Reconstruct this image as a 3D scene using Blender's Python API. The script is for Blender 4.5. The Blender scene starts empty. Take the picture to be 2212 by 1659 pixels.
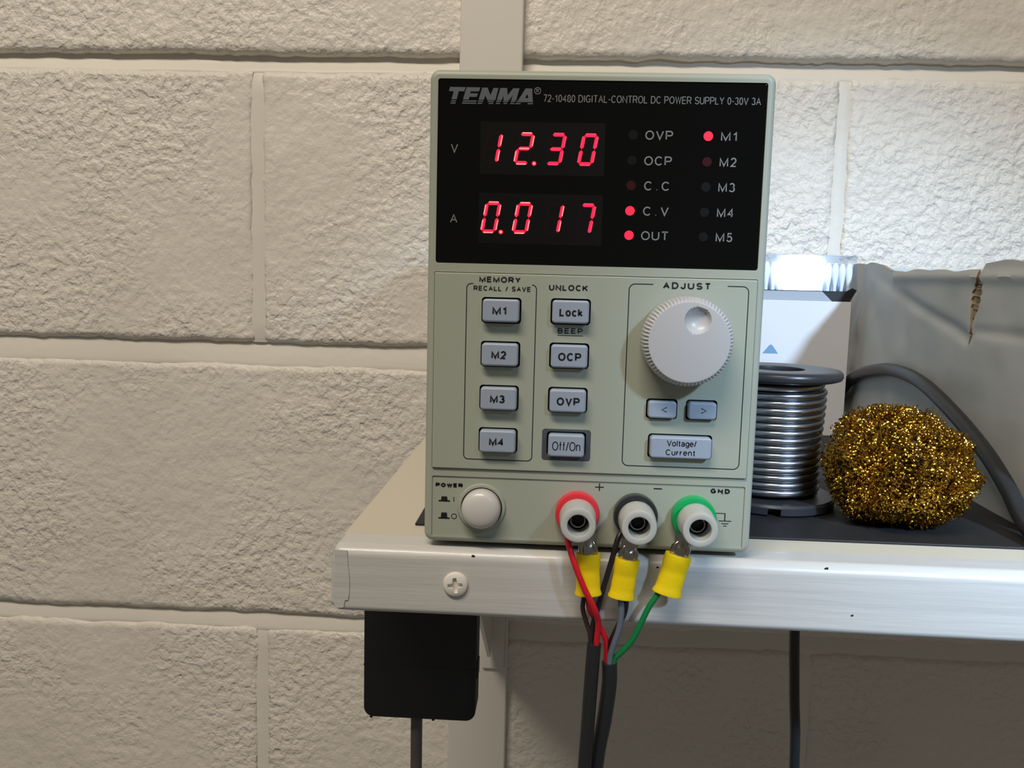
import bpy, bmesh, math, random
import numpy as np
from mathutils import Vector, Matrix, geometry

random.seed(7)
RNG = np.random.default_rng(11)
K = 0.001                      # everything below is measured in millimetres
scene = bpy.context.scene
C = scene.collection

# ------------------------------------------------------------------ camera
PITCH, YAW, ROLL = 0.120776, 0.050526, 0.025669
CAM = Vector((-11.34, -292.41, 92.53)) * K
fwd = Vector((-math.sin(YAW) * math.cos(PITCH), math.cos(YAW) * math.cos(PITCH), -math.sin(PITCH)))
rt = Vector((math.cos(YAW), math.sin(YAW), 0.0))
up = rt.cross(fwd)
r2 = rt * math.cos(ROLL) + up * math.sin(ROLL)
u2 = -rt * math.sin(ROLL) + up * math.cos(ROLL)
cd = bpy.data.cameras.new('camera')
cd.sensor_width = 36.0
cd.lens = 36.0 * 1916.0 / 2212.0
cd.clip_start = 0.01
cam = bpy.data.objects.new('camera', cd)
C.objects.link(cam)
cam.matrix_world = Matrix(((r2.x, u2.x, -fwd.x, CAM.x), (r2.y, u2.y, -fwd.y, CAM.y),
                           (r2.z, u2.z, -fwd.z, CAM.z), (0, 0, 0, 1)))
scene.camera = cam

# ------------------------------------------------------------------ world, lamps, exposure
w = bpy.data.worlds.new('room_ambient')
scene.world = w
w.use_nodes = True
w.node_tree.nodes['Background'].inputs[0].default_value = (1.0, 0.93, 0.83, 1)
w.node_tree.nodes['Background'].inputs[1].default_value = 0.12

def lamp(name, kind, loc, target, energy, color, **kw):
    d = bpy.data.lights.new(name, kind)
    d.energy = energy
    d.color = color
    for k, v in kw.items():
        setattr(d, k, v)
    o = bpy.data.objects.new(name, d)
    C.objects.link(o)
    o.location = loc
    o.rotation_euler = (Vector(target) - Vector(loc)).to_track_quat('-Z', 'Y').to_euler()
    return o

# ceiling fluorescent fitting, high up in the room and a little left
lamp('ceiling_light', 'AREA', (-0.45, -1.0, 1.65), (-0.1, 0.25, 0.0), 32.0, (1.0, 0.89, 0.745),
     shape='RECTANGLE', size=1.2, size_y=0.25)
# cool white LED bench lamp standing to the right of the camera
lamp('bench_lamp', 'SPOT', (0.44, -0.64, 0.50), (0.19, 0.30, -0.05), 64.0, (0.54, 0.75, 1.0),
     spot_size=math.radians(39), spot_blend=1.0, shadow_soft_size=0.034)

vs = scene.view_settings
vs.view_transform = 'Standard'
vs.look = 'None'
vs.exposure = 0.0
vs.gamma = 1.0
vs.use_curve_mapping = False

# ------------------------------------------------------------------ helpers
def lin(c):
    return tuple(((v / 255.0) / 12.92 if v / 255.0 <= 0.04045 else ((v / 255.0 + 0.055) / 1.055) ** 2.4) for v in c)

MATS = {}
def mat(name, rgb, rough=0.5, metal=0.0, bump=None, spec=0.5, emit=None, strength=0.0, vary=0.0, vscale=60.0, coat=0.0,
        stretch=None, sss=0.0):
    m = bpy.data.materials.new(name)
    m.use_nodes = True
    nt = m.node_tree
    b = nt.nodes['Principled BSDF']
    col = lin(rgb) + (1.0,)
    b.inputs['Base Color'].default_value = col
    b.inputs['Roughness'].default_value = rough
    b.inputs['Metallic'].default_value = metal
    b.inputs['Specular IOR Level'].default_value = spec
    if coat:
        b.inputs['Coat Weight'].default_value = coat
    if sss:
        b.inputs['Subsurface Weight'].default_value = sss
        b.inputs['Subsurface Radius'].default_value = (0.002, 0.002, 0.002)
    if emit:
        b.inputs['Emission Color'].default_value = emit + (1.0,)
        b.inputs['Emission Strength'].default_value = strength
    tc = nt.nodes.new('ShaderNodeTexCoord')
    mp = nt.nodes.new('ShaderNodeMapping')
    nt.links.new(tc.outputs['Object'], mp.inputs[0])
    if stretch:
        mp.inputs['Scale'].default_value = stretch
    if vary:
        n = nt.nodes.new('ShaderNodeTexNoise')
        n.inputs['Scale'].default_value = vscale
        n.inputs['Detail'].default_value = 4
        nt.links.new(mp.outputs[0], n.inputs['Vector'])
        r = nt.nodes.new('ShaderNodeMapRange')
        r.inputs['From Min'].default_value = 0.3
        r.inputs['From Max'].default_value = 0.7
        r.inputs['To Min'].default_value = 1.0 - vary
        r.inputs['To Max'].default_value = 1.0 + vary * 0.4
        nt.links.new(n.outputs['Fac'], r.inputs['Value'])
        mx = nt.nodes.new('ShaderNodeVectorMath')
        mx.operation = 'SCALE'
        mx.inputs[0].default_value = col[:3]
        nt.links.new(r.outputs[0], mx.inputs['Scale'])
        nt.links.new(mx.outputs[0], b.inputs['Base Color'])
    if bump:
        n = nt.nodes.new('ShaderNodeTexNoise')
        n.inputs['Scale'].default_value = bump[0]
        n.inputs['Detail'].default_value = 4
        nt.links.new(mp.outputs[0], n.inputs['Vector'])
        bp = nt.nodes.new('ShaderNodeBump')
        bp.inputs['Strength'].default_value = bump[1]
        bp.inputs['Distance'].default_value = bump[2]
        nt.links.new(n.outputs['Fac'], bp.inputs['Height'])
        nt.links.new(bp.outputs[0], b.inputs['Normal'])
    MATS[name] = m
    return m

class MB:
    """collects verts (mm) and faces"""
    def __init__(s):
        s.v, s.f, s.m = [], [], []
    def add(s, v, f, mi=0):
        o = len(s.v)
        s.v.extend([tuple(p) for p in v])
        s.f.extend([tuple(i + o for i in q) for q in f])
        s.m.extend([mi] * len(f))
        return s

ORG = {}
def link(name, data, parent=None):
    o = bpy.data.objects.new(name, data)
    C.objects.link(o)
    if parent is not None:
        o.parent = parent
    return o

def mk(name, mb, mats, parent=None, origin=None, angle=35, smooth=True):
    """one mesh object; origin (mm) = the thing's base"""
    if origin is None:
        origin = ORG[parent] if parent is not None else (0, 0, 0)
    v = (np.array(mb.v, float) - np.array(origin, float)) * K
    me = bpy.data.meshes.new(name)
    me.from_pydata(v.tolist(), [], mb.f)
    if not isinstance(mats, (list, tuple)):
        mats = [mats]
    for m in mats:
        me.materials.append(m)
    if len(mats) > 1:
        me.polygons.foreach_set('material_index', mb.m)
    if smooth:
        me.polygons.foreach_set('use_smooth', [True] * len(me.polygons))
        me.update()
        me.set_sharp_from_angle(angle=math.radians(angle))
    me.update()
    o = link(name, me, parent)
    if smooth and len(me.polygons) < 8000:
        wn = o.modifiers.new('weighted_normals', 'WEIGHTED_NORMAL')
        wn.keep_sharp = True
        wn.weight = 90
    if parent is None:
        o.location = Vector(origin) * K
    ORG[o] = tuple(origin)
    return o

def thing(name, label, cat, base, group=None):
    o = bpy.data.objects.new(name, None)
    C.objects.link(o)
    o.empty_display_size = 0.01
    o.location = Vector(base) * K
    ORG[o] = tuple(base)
    tag(o, label, cat, group)
    return o

def tag(o, label=None, cat=None, group=None, kind=None):
    if label: o['label'] = label
    if cat: o['category'] = cat
    if group: o['group'] = group
    if kind: o['kind'] = kind
    return o

def rrect(x0, x1, z0, z1, r, n=6):
    r = max(0.01, min(r, (x1 - x0) / 2 - .001, (z1 - z0) / 2 - .001))
    out = []
    for cx, cz, a0 in ((x1 - r, z1 - r, 0), (x0 + r, z1 - r, 90), (x0 + r, z0 + r, 180), (x1 - r, z0 + r, 270)):
        for k in range(n + 1):
            a = math.radians(a0 + 90 * k / n)
            out.append((cx + r * math.cos(a), cz + r * math.sin(a)))
    return out

def loft(loops, cap0=True, cap1=True):
    n = len(loops[0])
    v, f = [], []
    for l in loops:
        v.extend(l)
    for i in range(len(loops) - 1):
        for j in range(n):
            k = (j + 1) % n
            f.append((i * n + j, i * n + k, (i + 1) * n + k, (i + 1) * n + j))
    if cap0: f.append(tuple(range(n))[::-1])
    if cap1: f.append(tuple((len(loops) - 1) * n + j for j in range(n)))
    return v, f

def slab(x0, x1, z0, z1, yb, yf, r, bev=0.0, n=6, bs=3):
    """rounded rectangle in XZ, from yb (back) to yf (front, smaller y), bevelled front edge"""
    loops = [[(x, yb, z) for x, z in rrect(x0, x1, z0, z1, r, n)]]
    if bev <= 0:
        loops.append([(x, yf, z) for x, z in rrect(x0, x1, z0, z1, r, n)])
    else:
        for k in range(bs + 1):
            a = math.pi / 2 * k / bs
            i = bev * (1 - math.cos(a))
            loops.append([(x, yf + bev * (1 - math.sin(a)), z) for x, z in rrect(x0 + i, x1 - i, z0 + i, z1 - i, max(r - i, .02), n)])
    return loft(loops)

def rbox(x0, x1, y0, y1, z0, z1, r=1.0, n=3):
    """box with all edges rounded"""
    bm = bmesh.new()
    bmesh.ops.create_cube(bm, size=1.0)
    for vv in bm.verts:
        vv.co = Vector((x0 + (vv.co.x + .5) * (x1 - x0), y0 + (vv.co.y + .5) * (y1 - y0), z0 + (vv.co.z + .5) * (z1 - z0)))
    if r > 0:
        bmesh.ops.bevel(bm, geom=bm.edges[:], offset=r, segments=n, profile=0.5, affect='EDGES')
    bm.verts.index_update()
    v = [tuple(q.co) for q in bm.verts]
    f = [tuple(q.index for q in p.verts) for p in bm.faces]
    bm.free()
    return v, f

def basis(d):
    d = Vector(d).normalized()
    a = Vector((0, 0, 1)) if abs(d.z) < .9 else Vector((1, 0, 0))
    u = d.cross(a).normalized()
    return u, u.cross(d).normalized(), d

def lathe(prof, c, d=(0, -1, 0), n=48, cap0=False, cap1=True, rf=None):
    """profile [(r, t)] revolved about direction d from point c"""
    u, v_, d = basis(d)
    c = Vector(c)
    loops = []
    for r, t in prof:
        loops.append([tuple(c + d * t + (u * math.cos(2 * math.pi * j / n) + v_ * math.sin(2 * math.pi * j / n)) * max(r, 1e-3)) for j in range(n)])
    return loft(loops, cap0, cap1)

def spline(pts, k=8):
    P = [np.array(p, float) for p in pts]
    P = [2 * P[0] - P[1]] + P + [2 * P[-1] - P[-2]]
    out = []
    for i in range(1, len(P) - 2):
        for t in np.linspace(0, 1, k, endpoint=False):
            a, b, c_, d = P[i - 1], P[i], P[i + 1], P[i + 2]
            out.append(.5 * ((2 * b) + (c_ - a) * t + (2 * a - 5 * b + 4 * c_ - d) * t * t + (3 * b - a - 3 * c_ + d) * t ** 3))
    out.append(P[-2])
    return out

def tube(path, r, n=10, squash=1.0):
    path = [Vector(p) for p in path]
    m = len(path)
    rr = r if isinstance(r, (list, tuple)) else [r] * m
    loops = []
    u = None
    for i in range(m):
        d = (path[min(i + 1, m - 1)] - path[max(i - 1, 0)]).normalized()
        if u is None:
            u, v_, _ = basis(d)
        u = (u - d * u.dot(d)).normalized()
        v_ = d.cross(u)
        loops.append([tuple(path[i] + (u * math.cos(2 * math.pi * j / n) + v_ * squash * math.sin(2 * math.pi * j / n)) * rr[i]) for j in range(n)])
    return loft(loops)

def prism(poly, yb, yf, hole=None):
    """polygon in XZ with thickness along Y"""
    pols = [[Vector((x, z, 0)) for x, z in poly]]
    allp = list(poly)
    if hole:
        pols.append([Vector((x, z, 0)) for x, z in hole])
        allp += list(hole)
    tri = geometry.tessellate_polygon(pols)
    n = len(allp)
    v = [(x, yf, z) for x, z in allp] + [(x, yb, z) for x, z in allp]
    f = [tuple(t) for t in tri] + [tuple(i + n for i in t[::-1]) for t in tri]
    o = 0
    for lp in [poly] + ([hole] if hole else []):
        for i in range(len(lp)):
            j = (i + 1) % len(lp)
            f.append((o + i, o + j, n + o + j, n + o + i))
        o += len(lp)
    return v, f

def ribbon(pts, wd, yb, yf, closed=False):
    """flat printed line of width wd in XZ"""
    P = [Vector((x, z)) for x, z in pts]
    n = len(P)
    L, R_ = [], []
    for i in range(n):
        a = P[i - 1] if (i > 0 or closed) else P[i]
        b = P[(i + 1) % n] if (i < n - 1 or closed) else P[i]
        d = (b - a).normalized()
        nn = Vector((-d.y, d.x)) * wd / 2
        L.append(P[i] + nn)
        R_.append(P[i] - nn)
    v = []
    for l, r in zip(L, R_):
        v += [(l.x, yf, l.y), (r.x, yf, r.y), (r.x, yb, r.y), (l.x, yb, l.y)]
    f = []
    for i in range(n if closed else n - 1):
        a, b = i * 4, ((i + 1) % n) * 4
        for k in range(4):
            f.append((a + k, a + (k + 1) % 4, b + (k + 1) % 4, b + k))
    if not closed:
        f += [(0, 3, 2, 1), tuple((n - 1) * 4 + k for k in range(4))]
    return v, f

def _a(cx, cz, rx, rz, a0, a1, n=10):
    return [(cx + rx * math.cos(math.radians(a0 + (a1 - a0) * k / n)), cz + rz * math.sin(math.radians(a0 + (a1 - a0) * k / n))) for k in range(n + 1)]

# sans-serif lettering: width, strokes on the unit box (centre lines)
GLYPH = {
 'A': (.74, [[(0, 0), (.5, 1), (1, 0)], [(.2, .34), (.8, .34)]]),
 'B': (.66, [[(0, 0), (0, 1), (.6, 1)] + _a(.6, .765, .33, .235, 90, -90) + [(0, .53)], [(0, .53), (.62, .53)] + _a(.62, .265, .38, .265, 90, -90) + [(0, 0)]]),
 'C': (.74, [_a(.52, .5, .52, .5, 42, 318, 18)]),
 'D': (.72, [[(0, 0), (0, 1), (.45, 1)] + _a(.45, .5, .55, .5, 90, -90, 14) + [(0, 0)]]),
 'E': (.62, [[(1, 1), (0, 1), (0, 0), (1, 0)], [(0, .52), (.92, .52)]]),
 'G': (.78, [_a(.5, .5, .5, .5, 42, 335, 18), [(.97, .06), (.97, .45), (.58, .45)]]),
 'I': (.12, [[(.5, 0), (.5, 1)]]),
 'J': (.5, [[(1, 1), (1, .3)] + _a(.5, .3, .5, .3, 0, -180)]),
 'K': (.7, [[(0, 0), (0, 1)], [(1, 1), (0, .36)], [(.36, .6), (1, 0)]]),
 'L': (.55, [[(0, 1), (0, 0), (1, 0)]]),
 'M': (.84, [[(0, 0), (0, 1), (.5, .04), (1, 1), (1, 0)]]),
 'N': (.72, [[(0, 0), (0, 1), (1, 0), (1, 1)]]),
 'O': (.82, [_a(.5, .5, .5, .5, 0, 360, 24)]),
 'P': (.66, [[(0, 0), (0, 1), (.62, 1)] + _a(.62, .73, .38, .27, 90, -90) + [(0, .46)]]),
 'R': (.7, [[(0, 0), (0, 1), (.62, 1)] + _a(.62, .74, .36, .26, 90, -90) + [(0, .48)], [(.55, .48), (1, 0)]]),
 'S': (.66, [_a(.5, .74, .45, .26, 20, 270, 14) + _a(.5, .24, .5, .24, 90, -160, 14)]),
 'T': (.66, [[(0, 1), (1, 1)], [(.5, 1), (.5, 0)]]),
 'U': (.7, [[(0, 1)] + _a(.5, .32, .5, .32, 180, 360, 12) + [(1, 1)]]),
 'V': (.72, [[(0, 1), (.5, 0), (1, 1)]]),
 'W': (1.0, [[(0, 1), (.25, 0), (.5, .97), (.75, 0), (1, 1)]]),
 'Y': (.7, [[(0, 1), (.5, .45), (1, 1)], [(.5, .48), (.5, 0)]]),
 '0': (.54, [_a(.5, .5, .5, .5, 0, 360, 20)]),
 '1': (.36, [[(0, .74), (.35, .8), (.72, 1), (.72, 0)]]),
 '2': (.54, [_a(.5, .71, .48, .29, 165, -38, 12) + [(.02, 0), (1, 0)]]),
 '3': (.54, [_a(.46, .75, .44, .25, 155, -90, 12), _a(.46, .265, .52, .265, 90, -158, 12)]),
 '4': (.58, [[(.74, 0), (.74, 1), (0, .3), (1, .3)]]),
 '5': (.54, [[(.94, 1), (.2, 1), (.08, .48)] + _a(.47, .32, .52, .32, 130, -155, 12)]),
 '7': (.54, [[(0, 1), (1, 1), (.35, 0)]]),
 '8': (.54, [_a(.5, .75, .43, .25, 0, 360, 16), _a(.5, .26, .5, .26, 0, 360, 16)]),
 '-': (.3, [[(0, .42), (1, .42)]]),
 '/': (.3, [[(0, -.02), (1, 1.02)]]),
 '.': (.06, [[(.5, 0), (.5, .06)]]),
 ' ': (.22, []),
 'o': (.58, [_a(.5, .36, .5, .36, 0, 360, 20)]),
 'c': (.54, [_a(.52, .36, .52, .36, 40, 320, 16)]),
 'k': (.52, [[(0, 0), (0, 1)], [(.9, .7), (0, .24)], [(.3, .42), (1, 0)]]),
 'f': (.3, [[(.45, 0)] + _a(.9, .8, .45, .2, 180, 95, 6), [(0, .68), (.95, .68)]]),
 'n': (.52, [[(0, 0), (0, .72)], _a(.5, .44, .5, .27, 170, 0, 10) + [(1, 0)]]),
 'l': (.08, [[(.5, 0), (.5, 1)]]),
 't': (.3, [[(.4, .94), (.4, .16), (.55, 0), (.95, 0)], [(0, .7), (.95, .7)]]),
 'a': (.54, [[(.95, 0), (.95, .5)] + _a(.5, .5, .45, .22, 0, 165, 8), _a(.48, .2, .47, .2, 0, 360, 14)]),
 'g': (.54, [_a(.5, .38, .5, .33, 0, 360, 18), [(1, .72)] + _a(.5, -.08, .5, .18, 0, -160, 8)]),
 'e': (.56, [[(0, .38), (1, .38)] + _a(.5, .36, .5, .36, 4, 315, 16)]),
 'u': (.52, [[(0, .72)] + _a(.5, .27, .5, .27, 180, 360, 10) + [(1, .72)], [(1, .72), (1, 0)]]),
 'r': (.3, [[(0, 0), (0, .72)], _a(.9, .2, .9, .5, 178, 90, 6)]),
}

def text(s, x0, x1, z0, z1, yf, t=.14, gap=.2, thick=.06):
    """lettering on the plane y = yf: baseline z0, cap height z1, fitted between x0 and x1"""
    H = z1 - z0
    tw = sum(GLYPH[c][0] + t for c in s) + gap * (len(s) - 1)
    k = (x1 - x0) / tw
    mb = MB()
    cur = x0
    hw = t * H / 2
    for c in s:
        gw, strokes = GLYPH[c]
        for st in strokes:
            P = [Vector((cur + (t / 2 + p[0] * gw) * k, z0 + hw + p[1] * (H - 2 * hw))) for p in st]
            Q = [P[0]]
            for p in P[1:]:
                if (p - Q[-1]).length > 1e-4: Q.append(p)
            n = len(Q)
            closed = n > 3 and (Q[0] - Q[-1]).length < 1e-3
            v = []
            for i in range(n):
                a = Q[i] - Q[i - 1] if i > 0 else (Q[-1] - Q[-2] if closed else Q[1] - Q[0])
                b = Q[i + 1] - Q[i] if i < n - 1 else (Q[1] - Q[0] if closed else Q[-1] - Q[-2])
                na, nb_ = Vector((-a.y, a.x)).normalized(), Vector((-b.y, b.x)).normalized()
                m_ = na + nb_
                m_ = m_.normalized() if m_.length > 1e-3 else na
                off = m_ * min(hw / max(m_.dot(na), .3), hw * 2.2)
                for sg in (1, -1):
                    q = Q[i] + off * sg
                    q.y = min(max(q.y, z0 - .45 * H), z1 + .02 * H)
                    v.append((q.x, yf - thick, q.y)); v.append((q.x, yf + .02, q.y))
            f = []
            for i in range(n - 1):
                a, b = i * 4, i * 4 + 4
                f += [(a, a + 2, b + 2, b), (a, b, b + 1, a + 1), (a + 2, a + 3, b + 3, b + 2)]
            if not closed:
                f += [(0, 1, 3, 2), (n * 4 - 4, n * 4 - 2, n * 4 - 1, n * 4 - 3)]
            mb.add(v, f)
        cur += (gw + t + gap) * k
    return mb.v, mb.f

def boolean_cut(mb, cutters):
    """subtract the closed cutter meshes from mb"""
    def tmp(v, f):
        me = bpy.data.meshes.new('tmp')
        me.from_pydata([tuple(p) for p in v], [], f)
        bm = bmesh.new(); bm.from_mesh(me)
        bmesh.ops.recalc_face_normals(bm, faces=bm.faces)
        bm.to_mesh(me); bm.free()
        o = bpy.data.objects.new('tmp', me)
        C.objects.link(o)
        return o
    base = tmp(mb.v, mb.f)
    cm = MB()
    for v, f in cutters:
        cm.add(v, f)
    cut = tmp(cm.v, cm.f)
    md = base.modifiers.new('b', 'BOOLEAN')
    md.operation = 'DIFFERENCE'
    md.object = cut
    md.solver = 'EXACT'
    dg = bpy.context.evaluated_depsgraph_get()
    me = base.evaluated_get(dg).to_mesh()
    out = MB()
    out.add([tuple(p.co) for p in me.vertices], [tuple(p.vertices) for p in me.polygons])
    base.evaluated_get(dg).to_mesh_clear()
    for o in (base, cut):
        d = o.data
        bpy.data.objects.remove(o)
        bpy.data.meshes.remove(d)
    return out

def M1(v_f):
    m = MB()
    m.add(*v_f)
    return m

def vnoise(x, y, seed=0):
    """smooth value noise, numpy"""
    xi, yi = np.floor(x).astype(np.int64), np.floor(y).astype(np.int64)
    xf, yf = x - xi, y - yi
    def h(a, b):
        n = (a * 374761393 + b * 668265263 + seed * 974711) & 0x7fffffff
        n = ((n ^ (n >> 13)) * 1274126177) & 0x7fffffff
        return ((n ^ (n >> 16)) & 0xffff) / 65535.0 * 2 - 1
    u, v_ = xf * xf * (3 - 2 * xf), yf * yf * (3 - 2 * yf)
    return (h(xi, yi) * (1 - u) + h(xi + 1, yi) * u) * (1 - v_) + (h(xi, yi + 1) * (1 - u) + h(xi + 1, yi + 1) * u) * v_

# ------------------------------------------------------------------ materials
def wall_paint(name, rgb, amount):
    m = bpy.data.materials.new(name)
    m.use_nodes = True
    nt = m.node_tree
    b = nt.nodes['Principled BSDF']
    b.inputs['Roughness'].default_value = 0.45
    b.inputs['Specular IOR Level'].default_value = 0.4
    tc = nt.nodes.new('ShaderNodeTexCoord')
    geo = nt.nodes.new('ShaderNodeNewGeometry')
    def noise(scale, detail, rough=.5, dist=0.0):
        n = nt.nodes.new('ShaderNodeTexNoise')
        n.inputs['Scale'].default_value = scale
        n.inputs['Detail'].default_value = detail
        n.inputs['Roughness'].default_value = rough
        n.inputs['Distortion'].default_value = dist
        nt.links.new(geo.outputs['Position'], n.inputs['Vector'])
        return n.outputs['Fac']
    def rng(src, a, b_, c_, d):
        r = nt.nodes.new('ShaderNodeMapRange')
        r.inputs['From Min'].default_value = a
        r.inputs['From Max'].default_value = b_
        r.inputs['To Min'].default_value = c_
        r.inputs['To Max'].default_value = d
        nt.links.new(src, r.inputs['Value'])
        return r.outputs[0]
    def math_(op, a, c_):
        n = nt.nodes.new('ShaderNodeMath')
        n.operation = op
        for i, q in enumerate((a, c_)):
            if isinstance(q, (int, float)): n.inputs[i].default_value = q
            else: nt.links.new(q, n.inputs[i])
        return n.outputs[0]
    coarse = noise(150, 2.5, .5, .15)
    fine = noise(430, 3)
    zone = rng(noise(9, 2), .4, .62, .3, 1.0)
    h = math_('ADD', math_('MULTIPLY', rng(coarse, .36, .62, 0, 1), zone), math_('MULTIPLY', fine, .16))
    # pin holes left in the block face
    vo = nt.nodes.new('ShaderNodeTexVoronoi')
    vo.inputs['Scale'].default_value = 45
    nt.links.new(geo.outputs['Position'], vo.inputs['Vector'])
    pit = rng(vo.outputs['Distance'], .02, .07, 0, 1)
    keep = rng(noise(22, 1), .62, .66, 0, 1)
    pit = math_('MAXIMUM', pit, math_('SUBTRACT', 1, keep))
    h = math_('ADD', h, math_('MULTIPLY', pit, .8 * min(amount, 1)))
    bp = nt.nodes.new('ShaderNodeBump')
    bp.inputs['Strength'].default_value = min(1.0, amount)
    bp.inputs['Distance'].default_value = 0.0011 * max(amount, .25)
    nt.links.new(h, bp.inputs['Height'])
    nt.links.new(bp.outputs[0], b.inputs['Normal'])
    tone = rng(noise(5, 3), .35, .65, .95, 1.02)
    sc = nt.nodes.new('ShaderNodeVectorMath')
    sc.operation = 'SCALE'
    sc.inputs[0].default_value = lin(rgb)
    nt.links.new(tone, sc.inputs['Scale'])
    nt.links.new(sc.outputs[0], b.inputs['Base Color'])
    return m

M_BLOCK = wall_paint('painted_block', (222, 216, 206), 1.0)
M_MORTAR = wall_paint('painted_mortar', (222, 217, 207), 0.3)
M_BATTEN = mat('batten_paint', (214, 211, 202), .45, bump=(90, .12, .0006))
M_SHELF = mat('shelf_paint', (196, 195, 192), .36, bump=(55, .6, .0008), stretch=(.18, 1.0, 3.2), coat=.15)
M_SHELFTOP = mat('shelf_top_paint', (198, 191, 174), .42, bump=(30, .15, .0006))
M_RUBBER = mat('black_rubber', (26, 25, 26), .62, bump=(900, .35, .0003), vary=.25, vscale=120)
M_ABS = mat('grey_green_plastic', (164, 169, 155), .42, bump=(1500, .08, .0001), spec=.45)
M_ABS2 = mat('panel_plastic', (164, 170, 156), .46, bump=(1500, .08, .0001), spec=.4)
M_STEEL = mat('painted_steel_case', (176, 178, 168), .5, bump=(1200, .15, .0001))
M_WINDOW = mat('smoked_window', (8, 9, 9), .06, spec=.3)
M_DISP = mat('display_block', (17, 16, 15), .4, spec=.2)
M_SEGOFF = mat('segment_dark', (24, 15, 16), .4, spec=.2)
M_SEG = mat('segment_lit', (90, 0, 10), .5, emit=(1.0, .010, .052), strength=1.5)
M_SEGCORE = mat('segment_core', (120, 20, 30), .5, emit=(1.0, .17, .16), strength=2.0)
M_SEGCORE2 = mat('segment_core_dim', (120, 10, 30), .5, emit=(1.0, .035, .11), strength=1.3)
M_LED = mat('led_lit', (120, 0, 10), .4, emit=(1.0, .014, .045), strength=1.8)
M_LEDDIM = mat('led_faint', (56, 12, 18), .4, spec=.2)
M_LEDOFF = mat('led_off', (17, 17, 16), .4, spec=.2)
M_PRINTW = mat('silver_print', (128, 130, 130), .55)
M_PRINTL = mat('logo_print', (92, 98, 106), .5)
M_PRINTK = mat('black_print', (16, 18, 20), .55)
M_BUTTON = mat('button_plastic', (156, 168, 186), .42, bump=(1400, .1, .0001))
M_BLACK = mat('recess_shade', (8, 8, 8), .6)  # near black painted into gaps and sockets as their shade
M_FRAME = mat('dark_grey_print', (76, 80, 88), .45)
M_KNOB = mat('knob_white', (190, 190, 192), .33, spec=.5, sss=.15)
M_POWER = mat('power_button_white', (206, 204, 200), .3, coat=.2)
M_POSTCAP = mat('post_cap', (192, 194, 190), .28, coat=.3)
M_RED = mat('post_red', (226, 52, 66), .3, coat=.2)
M_BLK = mat('post_black', (42, 44, 47), .25, coat=.3)
M_GRN = mat('post_green', (10, 168, 92), .3, coat=.2)
M_NICKEL = mat('nickel', (150, 150, 150), .3, metal=1.0)
M_TIN = mat('tinned_terminal', (176, 172, 164), .22, metal=1.0)
M_YELLOW = mat('yellow_vinyl', (236, 205, 10), .38, bump=(160, .3, .0008))
M_WRED = mat('wire_red', (206, 22, 40), .35)
M_WBLK = mat('wire_black', (34, 30, 36), .35)
M_WBRN = mat('wire_brown', (52, 38, 28), .4)
M_WGRY = mat('wire_grey', (98, 110, 122), .35)
M_WGRN = mat('wire_green', (8, 120, 62), .4)
M_SHEATH = mat('black_sheath', (34, 36, 38), .38, bump=(700, .1, .0002))
M_SOLDER = mat('solder', (158, 160, 165), .27, metal=1.0, bump=(350, .06, .0003))
M_REEL = mat('reel_black', (46, 46, 49), .34, bump=(500, .08, .0002))
M_BRASS = mat('brass', (196, 152, 56), .24, metal=1.0, vary=.5, vscale=90)
M_BRASSD = mat('wool_shade', (70, 46, 12), .6, metal=.6)  # darkened brass, painted shade for the inside of the wool
M_CARTON = mat('white_lined_board', (176, 178, 176), .55, bump=(70, .25, .0008), vary=.06, vscale=30)
M_BROWN = mat('raw_board', (150, 132, 104), .8, bump=(400, .6, .001), vary=.5, vscale=260)
M_CARD = mat('white_card', (200, 200, 204), .45)
M_CARDG = mat('grey_card', (150, 156, 164), .6)
M_FLATK = mat('flat_black', (12, 13, 14), .6)  # flat black: painted shade inside the bud box, also the adaptor seam
M_BLUEP = mat('blue_print', (104, 138, 170), .5)
M_COTTON = mat('cotton', (240, 241, 242), .9, bump=(1800, .3, .0003))
M_STICK = mat('bud_stick', (226, 230, 238), .5)
M_BLUEBACK = mat('tray_liner', (150, 170, 212), .5)
M_BBOX = mat('black_adaptor_plastic', (15, 15, 16), .5, bump=(600, .12, .0002))
M_GCABLE = mat('grey_cable', (82, 76, 72), .5)
M_CHIP = mat('bare_steel_chip', (34, 30, 27), .7)
M_SCREW = mat('screw_paint', (226, 222, 214), .3, coat=.3)

m = bpy.data.materials.new('clear_acetate')
m.use_nodes = True
nt = m.node_tree
nt.nodes.remove(nt.nodes['Principled BSDF'])
tr = nt.nodes.new('ShaderNodeBsdfTransparent'); tr.inputs[0].default_value = (.93, .95, .97, 1)
gl = nt.nodes.new('ShaderNodeBsdfGlossy'); gl.inputs['Roughness'].default_value = .045
lw = nt.nodes.new('ShaderNodeLayerWeight')
pw = nt.nodes.new('ShaderNodeMath'); pw.operation = 'POWER'; pw.inputs[1].default_value = 5.0
fr = nt.nodes.new('ShaderNodeMath'); fr.operation = 'MULTIPLY_ADD'; fr.inputs[1].default_value = .5; fr.inputs[2].default_value = .014
nt.links.new(lw.outputs['Facing'], pw.inputs[0]); nt.links.new(pw.outputs[0], fr.inputs[0])
mx = nt.nodes.new('ShaderNodeMixShader')
nt.links.new(fr.outputs[0], mx.inputs[0]); nt.links.new(tr.outputs[0], mx.inputs[1]); nt.links.new(gl.outputs[0], mx.inputs[2])
nt.links.new(mx.outputs[0], nt.nodes['Material Output'].inputs[0])
M_CLEAR = m

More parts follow.
